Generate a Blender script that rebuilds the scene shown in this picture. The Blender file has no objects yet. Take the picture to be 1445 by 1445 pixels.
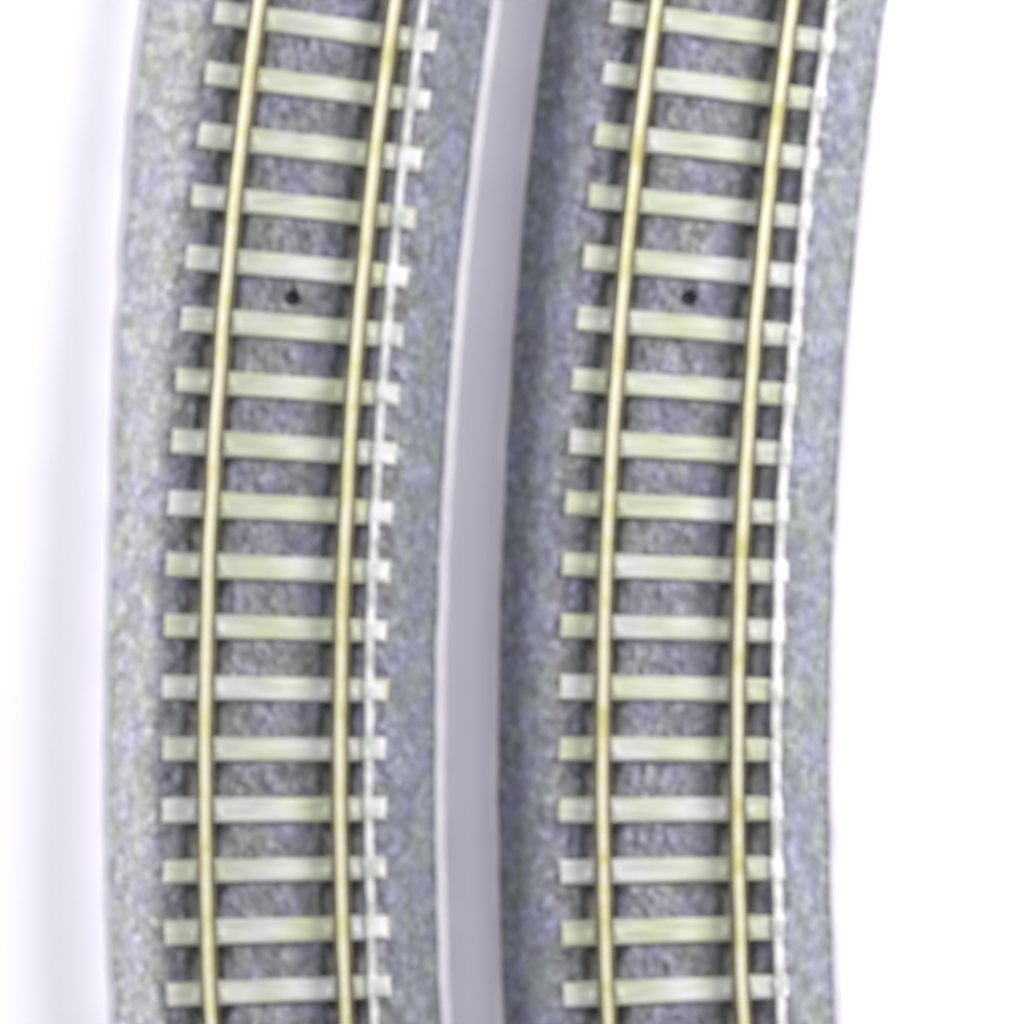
import bpy, math, random
from mathutils import Vector, noise
random.seed(7)
S = 0.00474                      # one photo pixel in centimetres (N gauge, 9 mm between the rails)
scene = bpy.context.scene
col = scene.collection

# ---------------------------------------------------------------- materials
def newmat(name, rough=0.6, spec=0.3):
    m = bpy.data.materials.new(name); m.use_nodes = True
    nt = m.node_tree; b = nt.nodes['Principled BSDF']
    b.inputs['Roughness'].default_value = rough
    b.inputs['Specular IOR Level'].default_value = spec
    return m, nt, b
def N(nt, t, **kw):
    n = nt.nodes.new(t)
    for k, v in kw.items(): setattr(n, k, v)
    return n
def ramp(nt, fac, stops):
    r = N(nt, 'ShaderNodeValToRGB'); e = r.color_ramp.elements
    while len(e) < len(stops): e.new(0.5)
    for i, (p, c) in enumerate(stops):
        e[i].position = p; e[i].color = (*c, 1)
    nt.links.new(fac, r.inputs['Fac']); return r.outputs['Color']
def noise_tex(nt, scale, detail=2, rough=0.5, vec=None):
    n = N(nt, 'ShaderNodeTexNoise'); n.inputs['Scale'].default_value = scale
    n.inputs['Detail'].default_value = detail; n.inputs['Roughness'].default_value = rough
    if vec: nt.links.new(vec, n.inputs['Vector'])
    return n.outputs['Fac']
def mix(nt, mode, f, a, b):
    m = N(nt, 'ShaderNodeMix', data_type='RGBA', blend_type=mode)
    for k, v in ((0, f), (6, a), (7, b)):
        if isinstance(v, (int, float)): m.inputs[k].default_value = v
        elif isinstance(v, tuple): m.inputs[k].default_value = (*v, 1)
        else: nt.links.new(v, m.inputs[k])
    return m.outputs[2]

def world_vec(nt):
    return N(nt, 'ShaderNodeNewGeometry').outputs['Position']

# granular grey ballast; per-vertex tint paints light and shade into each zone
mB, nt, b = newmat('ballast', 0.9, 0.1)
vec = world_vec(nt)
base = ramp(nt, noise_tex(nt, 3.4, 2, 0.5, vec),
            [(0.30, (.270, .285, .272)), (0.42, (.270, .277, .288)), (0.56, (.272, .271, .325)), (0.68, (.275, .270, .372))])
vor = N(nt, 'ShaderNodeTexVoronoi'); vor.inputs['Scale'].default_value = 20
nt.links.new(vec, vor.inputs['Vector'])
sep = N(nt, 'ShaderNodeSeparateColor'); nt.links.new(vor.outputs['Color'], sep.inputs[0])
grain = ramp(nt, sep.outputs[0], [(0.0, (.70, .70, .71)), (.35, (.92, .92, .92)), (.75, (1.06, 1.06, 1.06)), (1.0, (1.38, 1.38, 1.38))])
c = mix(nt, 'MULTIPLY', 1.0, base, grain)
mid = ramp(nt, noise_tex(nt, 9, 3, .65, vec), [(.32, (.76, .76, .76)), (.68, (1.22, 1.22, 1.23))])
c = mix(nt, 'MULTIPLY', 1.0, c, mid)
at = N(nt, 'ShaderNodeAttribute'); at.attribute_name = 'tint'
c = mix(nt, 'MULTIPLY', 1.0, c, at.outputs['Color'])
nt.links.new(c, b.inputs['Base Color'])
bp = N(nt, 'ShaderNodeBump'); bp.inputs['Strength'].default_value = .5; bp.inputs['Distance'].default_value = .03
nt.links.new(vor.outputs['Distance'], bp.inputs['Height']); nt.links.new(bp.outputs[0], b.inputs['Normal'])

# pale weathered sleeper plastic
mS, nt, b = newmat('sleeper_plastic', 0.55, 0.3)
vec = world_vec(nt)
c = ramp(nt, noise_tex(nt, 2.3, 2, .5, vec), [(.33, (.56, .60, .44)), (.48, (.60, .62, .54)), (.62, (.63, .64, .65))])
mp = N(nt, 'ShaderNodeMapping'); mp.inputs['Scale'].default_value = (3, 22, 10)
nt.links.new(vec, mp.inputs['Vector'])
g = ramp(nt, noise_tex(nt, 1.0, 3, .6, mp.outputs[0]), [(.35, (.82, .82, .80)), (.6, (1.06, 1.06, 1.04))])
nt.links.new(mix(nt, 'MULTIPLY', 1.0, c, g), b.inputs['Base Color'])
bp = N(nt, 'ShaderNodeBump'); bp.inputs['Strength'].default_value = .25; bp.inputs['Distance'].default_value = .02
nt.links.new(noise_tex(nt, 1.0, 3, .6, mp.outputs[0]), bp.inputs['Height']); nt.links.new(bp.outputs[0], b.inputs['Normal'])

# rail head: nickel-brass, warm cream with yellower stretches
mR, nt, b = newmat('rail_head_brass', 0.42, 0.5)
vec = world_vec(nt)
c = ramp(nt, noise_tex(nt, 3.2, 3, .6, vec), [(.34, (.54, .52, .22)), (.43, (.66, .63, .38)), (.54, (.70, .68, .56)), (.66, (.64, .63, .33))])
nt.links.new(c, b.inputs['Base Color']); b.inputs['Metallic'].default_value = .25
# web and foot: dark olive brown
mF, nt, b = newmat('rail_web_dark', 0.6, 0.3)
c = ramp(nt, noise_tex(nt, 6, 2, .6, world_vec(nt)), [(.35, (.075, .070, .035)), (.65, (.17, .145, .07))])
nt.links.new(c, b.inputs['Base Color'])
# ridge highlight, painted in as a white strip
mW, nt, b = newmat('painted_highlight', 0.45, 0.4)
c = ramp(nt, noise_tex(nt, 7, 3, .6, world_vec(nt)), [(.38, (.50, .53, .50)), (.5, (.70, .71, .71)), (.62, (.84, .83, .90))])
nt.links.new(c, b.inputs['Base Color'])
# pale base rim
mE, nt, b = newmat('pale_base_plastic', 0.5, 0.3)
c = ramp(nt, noise_tex(nt, 2, 2, .5, world_vec(nt)), [(.35, (.70, .68, .76)), (.65, (.82, .80, .86))])
nt.links.new(c, b.inputs['Base Color'])
# hole
mH, nt, b = newmat('hole_dark', 0.9, 0.05)
nt.links.new(ramp(nt, noise_tex(nt, 9, 2, .5, world_vec(nt)), [(.3, (.03, .03, .045)), (.7, (.06, .06, .08))]), b.inputs['Base Color'])
# table
mT, nt, b = newmat('white_tabletop', 0.75, 0.1)
c = ramp(nt, noise_tex(nt, .5, 2, .5, world_vec(nt)), [(.35, (.835, .82, .885)), (.65, (.85, .835, .895))])
nt.links.new(c, b.inputs['Base Color'])

# ---------------------------------------------------------------- geometry along the arc
R0 = 7700.0                       # radius of the outer (left) rail, in photo pixels
YC = 1085.0                       # photo row where the rails run straight up
H = 140.0                         # height of the ballast surface
A0, A1 = -680/R0, 1420/R0         # arc range: below and above the frame
XR = 290.0                        # outer rail in the photo, left piece

WIDEN = 20.0
def P(off, a, z, wob=0.0):
    """point of a track section: off = px to the right of the outer rail, a = arc angle"""
    if off < -72:                 # the outer shoulder widens a little towards the joint
        off -= WIDEN*sst(a*R0, 250, 1100)*(-72-off)/66
    r = R0 - off
    x = R0 - r*math.cos(a) + wob
    y = r*math.sin(a)
    return (x*S, y*S, z*S)

def link(o, parent=None):
    col.objects.link(o)
    if parent: o.parent = parent
    return o
def mesh_obj(name, verts, faces, mats, parent, midx=None, smooth=False):
    me = bpy.data.meshes.new(name); me.from_pydata(verts, [], faces)
    for m in mats: me.materials.append(m)
    if midx:
        for p, i in zip(me.polygons, midx): p.material_index = i
    if smooth:
        for p in me.polygons: p.use_smooth = True
    me.update()
    return link(bpy.data.objects.new(name, me), parent)

def sweep(name, prof, mats, parent, pm=None, n=160, wob=None, a0=A0, a1=A1, jitter=0.0, smooth=False):
    """closed profile [(off,z)] swept along the arc, capped"""
    k = len(prof); V = []; F = []; MI = []
    for i in range(n+1):
        a = a0 + (a1-a0)*i/n
        w = wob(a) if wob else 0
        for j, (o, z) in enumerate(prof):
            q = jitter*noise.noise(Vector((o*.05, i*1.7, j*3.1)))
            V.append(P(o+w+q, a, z+q*.4))
    for i in range(n):
        for j in range(k):
            j2 = (j+1) % k
            F.append((i*k+j, (i+1)*k+j, (i+1)*k+j2, i*k+j2)); MI.append(pm[j] if pm else 0)
    F.append(tuple(range(k))); MI.append(pm[0] if pm else 0)
    F.append(tuple(n*k+j for j in reversed(range(k)))); MI.append(pm[0] if pm else 0)
    return mesh_obj(name, V, F, mats, parent, MI, smooth)

def sst(x, a, b):
    t = max(0, min(1, (x-a)/(b-a))); return t*t*(3-2*t)

HOLE = (93.0, (YC-419.0)/ (R0-93.0))        # offset, angle

def roadbed(parent, seed, left_tint, right_tint, toe=-139.0):
    offs = []
    o = toe
    while o < 322.01:
        offs.append(o); o += 3.6
    n = 560; V = []; F = []; T = []
    sd = Vector((seed*31.7, seed*11.3, seed*5.1))
    for i in range(n+1):
        a = A0 + (A1-A0)*i/n
        yy = a*R0
        for o in offs:
            p = Vector((o, yy, 0))
            edge = 5*noise.noise(Vector((yy*.02, seed*9, o > 100)))+2.5*noise.noise(Vector((yy*.09, seed*19, o > 100)))
            zl = sst(o, toe-4, -70+edge); zr = 1-sst(o, 258+edge, 330)
            zf = 47 if o < 100 else 34; z = zf + (H-zf)*min(zl, zr)
            # ballast is scooped away beside each rail
            for r in (0, 190):
                d = abs(o-r)
                z -= 20*(1-sst(d, 12, 36))
            q = p*0.105 + sd
            cell = noise.voronoi(q, distance_metric='DISTANCE')[0]
            z += 5.0*(0.55-cell[0])
            z += 2.6*noise.noise(p*.25+sd) + 4*noise.noise(p*.05+sd)
            # screw hole
            dx = o-HOLE[0]; dy = yy-HOLE[1]*R0
            dh = math.hypot(dx, dy)
            z -= 30*(1-sst(dh, 6, 12))
            V.append(P(o, a, z))
            # tint: painted light and shade on the shoulders, painted shadow beside the rails
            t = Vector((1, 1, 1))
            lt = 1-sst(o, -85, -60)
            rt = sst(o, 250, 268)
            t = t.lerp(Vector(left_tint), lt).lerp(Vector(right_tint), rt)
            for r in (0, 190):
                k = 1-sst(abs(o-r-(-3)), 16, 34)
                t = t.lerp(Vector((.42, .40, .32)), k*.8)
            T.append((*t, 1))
    k = len(offs)
    for i in range(n):
        for j in range(k-1):
            F.append((i*k+j, i*k+j+1, (i+1)*k+j+1, (i+1)*k+j))
    # skirt and underside so the body is solid
    nb = len(V)
    for i in range(n+1):
        a = A0 + (A1-A0)*i/n
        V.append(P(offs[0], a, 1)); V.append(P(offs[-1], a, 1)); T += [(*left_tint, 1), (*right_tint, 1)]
    for i in range(n):
        F.append((nb+2*i, i*k, (i+1)*k, nb+2*i+2))
        F.append((i*k+k-1, nb+2*i+1, nb+2*i+3, (i+1)*k+k-1))
    F.append((nb,) + (nb+1,) + tuple(reversed(range(k))))
    F.append((nb+2*n+1, nb+2*n) + tuple(range(n*k, n*k+k)))
    ob = mesh_obj('roadbed', V, F, [mB], parent, smooth=True)
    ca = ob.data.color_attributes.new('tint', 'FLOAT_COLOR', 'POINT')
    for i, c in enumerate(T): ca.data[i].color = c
    # hole: sunk tube
    m = 20; V = []; F = []
    hx, hy, _ = P(HOLE[0], HOLE[1], 0)
    for kx, (r, z) in enumerate(((11, H-8), (9, H+1), (6.5, H+0), (6, H-5))):
        for j in range(m):
            t = 2*math.pi*j/m
            V.append((hx+r*S*math.cos(t), hy+r*S*math.sin(t), z*S))
    for q in range(3):
        for j in range(m):
            F.append((q*m+j, q*m+(j+1) % m, (q+1)*m+(j+1) % m, (q+1)*m+j))
    F.append(tuple(3*m+j for j in range(m)))
    mesh_obj('screw_hole', V, F, [mH], ob)
    return ob

def box_pts(V, F, cx_off, a, w_off, h_y, z0, z1, bev, taper=0, jit=0):
    """bevelled block lying across the track: ring stack"""
    b0 = len(V)
    def ring(ins, z):
        for so, sy in ((-1, -1), (1, -1), (1, 1), (-1, 1)):
            o = cx_off + so*(w_off-ins) + random.uniform(-jit, jit)
            da = sy*(h_y-ins)/R0 + random.uniform(-jit, jit)*.5/R0
            V.append(P(o, a+da, z))
    ring(-taper, z0); ring(0, z1-bev); ring(bev*.35, z1-bev*.3); ring(bev, z1)
    for q in range(3):
        for j in range(4):
            j2 = (j+1) % 4
            F.append((b0+q*4+j, b0+q*4+j2, b0+q*4+4+j2, b0+q*4+4+j))
    F.append(tuple(b0+12+j for j in range(4)))
    F.append(tuple(b0+3-j for j in range(4)))

ZS = H+11                          # sleeper top
def sleeper(parent, a):
    V = []; F = []
    j = random.uniform(-1.5, 1.5)
    box_pts(V, F, 97+j*.5, a, 157+j, 16.5+random.uniform(-.8, .8), H-14, ZS, 3.5, 1.5, .9)
    for r in (0, 190):             # moulded rail fastenings either side of the rail foot
        for s in (-1, 1):
            box_pts(V, F, r+s*16.5, a, 5, 8, ZS-4, ZS+5, 2, 1)
    return mesh_obj('sleeper', V, F, [mS], parent)

def rail(parent, off, wob):
    z0 = ZS+.8; z1 = z0+33
    hw = 5.8
    prof = [(-12, z0), (-12, z0+4), (-4, z0+9), (-3.5, z1-12), (-hw, z1-9), (-hw, z1-2.5), (-hw+2.5, z1),
            (hw-2.5, z1), (hw, z1-2.5), (hw, z1-9), (3.5, z1-12), (4, z0+9), (12, z0+4), (12, z0)]
    prof = [(o+off, z) for o, z in prof]
    pm = [1, 1, 1, 1, 1, 0, 0, 0, 1, 1, 1, 1, 1, 1]
    return sweep('rail', prof, [mR, mF], parent, pm, 220, wob, smooth=False)

def strip(parent, off, hw, z1, seed):
    prof = [(off-hw-1.5, H-10), (off-hw, z1-4), (off-hw+2, z1), (off+hw-2, z1), (off+hw, z1-4), (off+hw+1.5, H-10)]
    return sweep('highlight_strip', prof, [mW], parent, None, 300,
                 lambda a: 1.2*noise.noise(Vector((a*260, seed, 0)))+2.2*noise.noise(Vector((a*30, seed, 5))), jitter=1.2)

def rim(parent, o0, o1, seed):
    prof = [(o0, .5), (o0, 39), (o0+2, 42), (o1-2, 42), (o1, 39), (o1, .5)]
    return sweep('base_rim', prof, [mE], parent, None, 200,
                 lambda a: 2.0*noise.noise(Vector((a*110, seed, 7))), jitter=.8)

def track(x_px, seed, label, strip_off, strip_hw, strip_top, lt, rt, toe):
    global WIDEN
    WIDEN = 20.0 if toe > -140 else 4.0
    root = bpy.data.objects.new('track_section', None); col.objects.link(root)
    root.location = ((x_px-722.5)*S, (722.5-YC)*S, 0)
    root['label'] = label; root['category'] = 'model track'
    root['group'] = 'curved model railway track sections'
    roadbed(root, seed, lt, rt, toe)
    da = 86.3/R0
    a = (YC-1057)/R0
    k0 = math.ceil((A0+30/R0-a)/da)
    while a + k0*da < A1-30/R0:
        sleeper(root, a+k0*da); k0 += 1
    # small white pads added to widen the painted highlight at each sleeper
    pads = []
    k0 = math.ceil((A0+30/R0-a)/da)
    while a + k0*da < A1-30/R0:
        V = []; F = []
        o1 = random.uniform(248, 255); o0 = strip_off-strip_hw-2
        box_pts(V, F, (o0+o1)/2, a+k0*da+random.uniform(-2, 2)/R0, (o1-o0)/2, random.uniform(12, 15.5), ZS-3, strip_top+1.5, 3, 1, 1.5)
        pads.append((V, F)); k0 += 1
    w = lambda a: 1.1*noise.noise(Vector((a*90, seed, 2)))
    rail(root, 0, w); rail(root, 190, lambda a: 1.1*noise.noise(Vector((a*90, seed, 12))))
    st = strip(root, strip_off, strip_hw, strip_top, seed); st['label'] = 'narrow strip painted white as a ridge highlight along the right hand sleeper ends'
    for V, F in pads: mesh_obj('highlight_pad', V, F, [mW], st)
    rim(root, toe-14, toe+.5, seed); rim(root, 321.5, 337, seed+3)
    return root

track(290, 1, 'left curved model track, its painted highlight strip crossing the sleepers just inside their tips',
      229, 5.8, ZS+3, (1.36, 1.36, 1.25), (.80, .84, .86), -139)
track(850, 2, 'right curved model track, its painted highlight strip covering the very tips of the sleepers',
      244, 6.3, ZS+4, (.88, .90, .94), (.93, .97, .95), -146)

# ---------------------------------------------------------------- table
V = [(-60, -60, 0), (60, -60, 0), (60, 60, 0), (-60, 60, 0)]
t = mesh_obj('tabletop', V, [(0, 1, 2, 3)], [mT], None); t['kind'] = 'structure'

# ---------------------------------------------------------------- light
w = bpy.data.worlds.new('World'); scene.world = w; w.use_nodes = True
bg = w.node_tree.nodes['Background']; bg.inputs[0].default_value = (.97, .965, 1.0, 1); bg.inputs[1].default_value = .60
def area(name, az, el, d, size, e, colr):
    """az measured clockwise from the top of the photo; e = brightness it adds to a white card facing it"""
    L = bpy.data.lights.new(name, 'AREA'); L.shape = 'SQUARE'; L.size = size
    L.energy = e*math.pi**2*d*d; L.color = colr
    o = bpy.data.objects.new(name, L); col.objects.link(o)
    A = math.radians(az); E = math.radians(el)
    dirv = Vector((math.sin(A)*math.cos(E), math.cos(A)*math.cos(E), math.sin(E)))
    o.location = dirv*d
    o.rotation_euler = (-dirv).to_track_quat('-Z', 'Y').to_euler()
area('key_softbox', 66, 35, 34, 11, 1.2, (1, .985, .95))
area('low_fill', 285, 17, 34, 8, .85, (1, .99, .98))

# ---------------------------------------------------------------- camera
cd = bpy.data.cameras.new('camera'); cam = bpy.data.objects.new('camera', cd); col.objects.link(cam)
zf = ZS*S; full = 1445*S
cd.sensor_width = 36; cd.lens = 400
D = full*cd.lens/36
cam.location = (0, 0, zf+D); cam.rotation_euler = (0, 0, 0)
cd.clip_start = 1; cd.clip_end = 500
cd.dof.use_dof = True; cd.dof.aperture_fstop = .5
cd.dof.focus_distance = D/1.062; cd.dof.aperture_blades = 0
scene.camera = cam
scene.view_settings.view_transform = 'Standard'; scene.view_settings.look = 'None'
scene.view_settings.exposure = 0; scene.view_settings.gamma = 1
scene.render.resolution_x = scene.render.resolution_y = 1024
scene.render.engine = 'CYCLES'
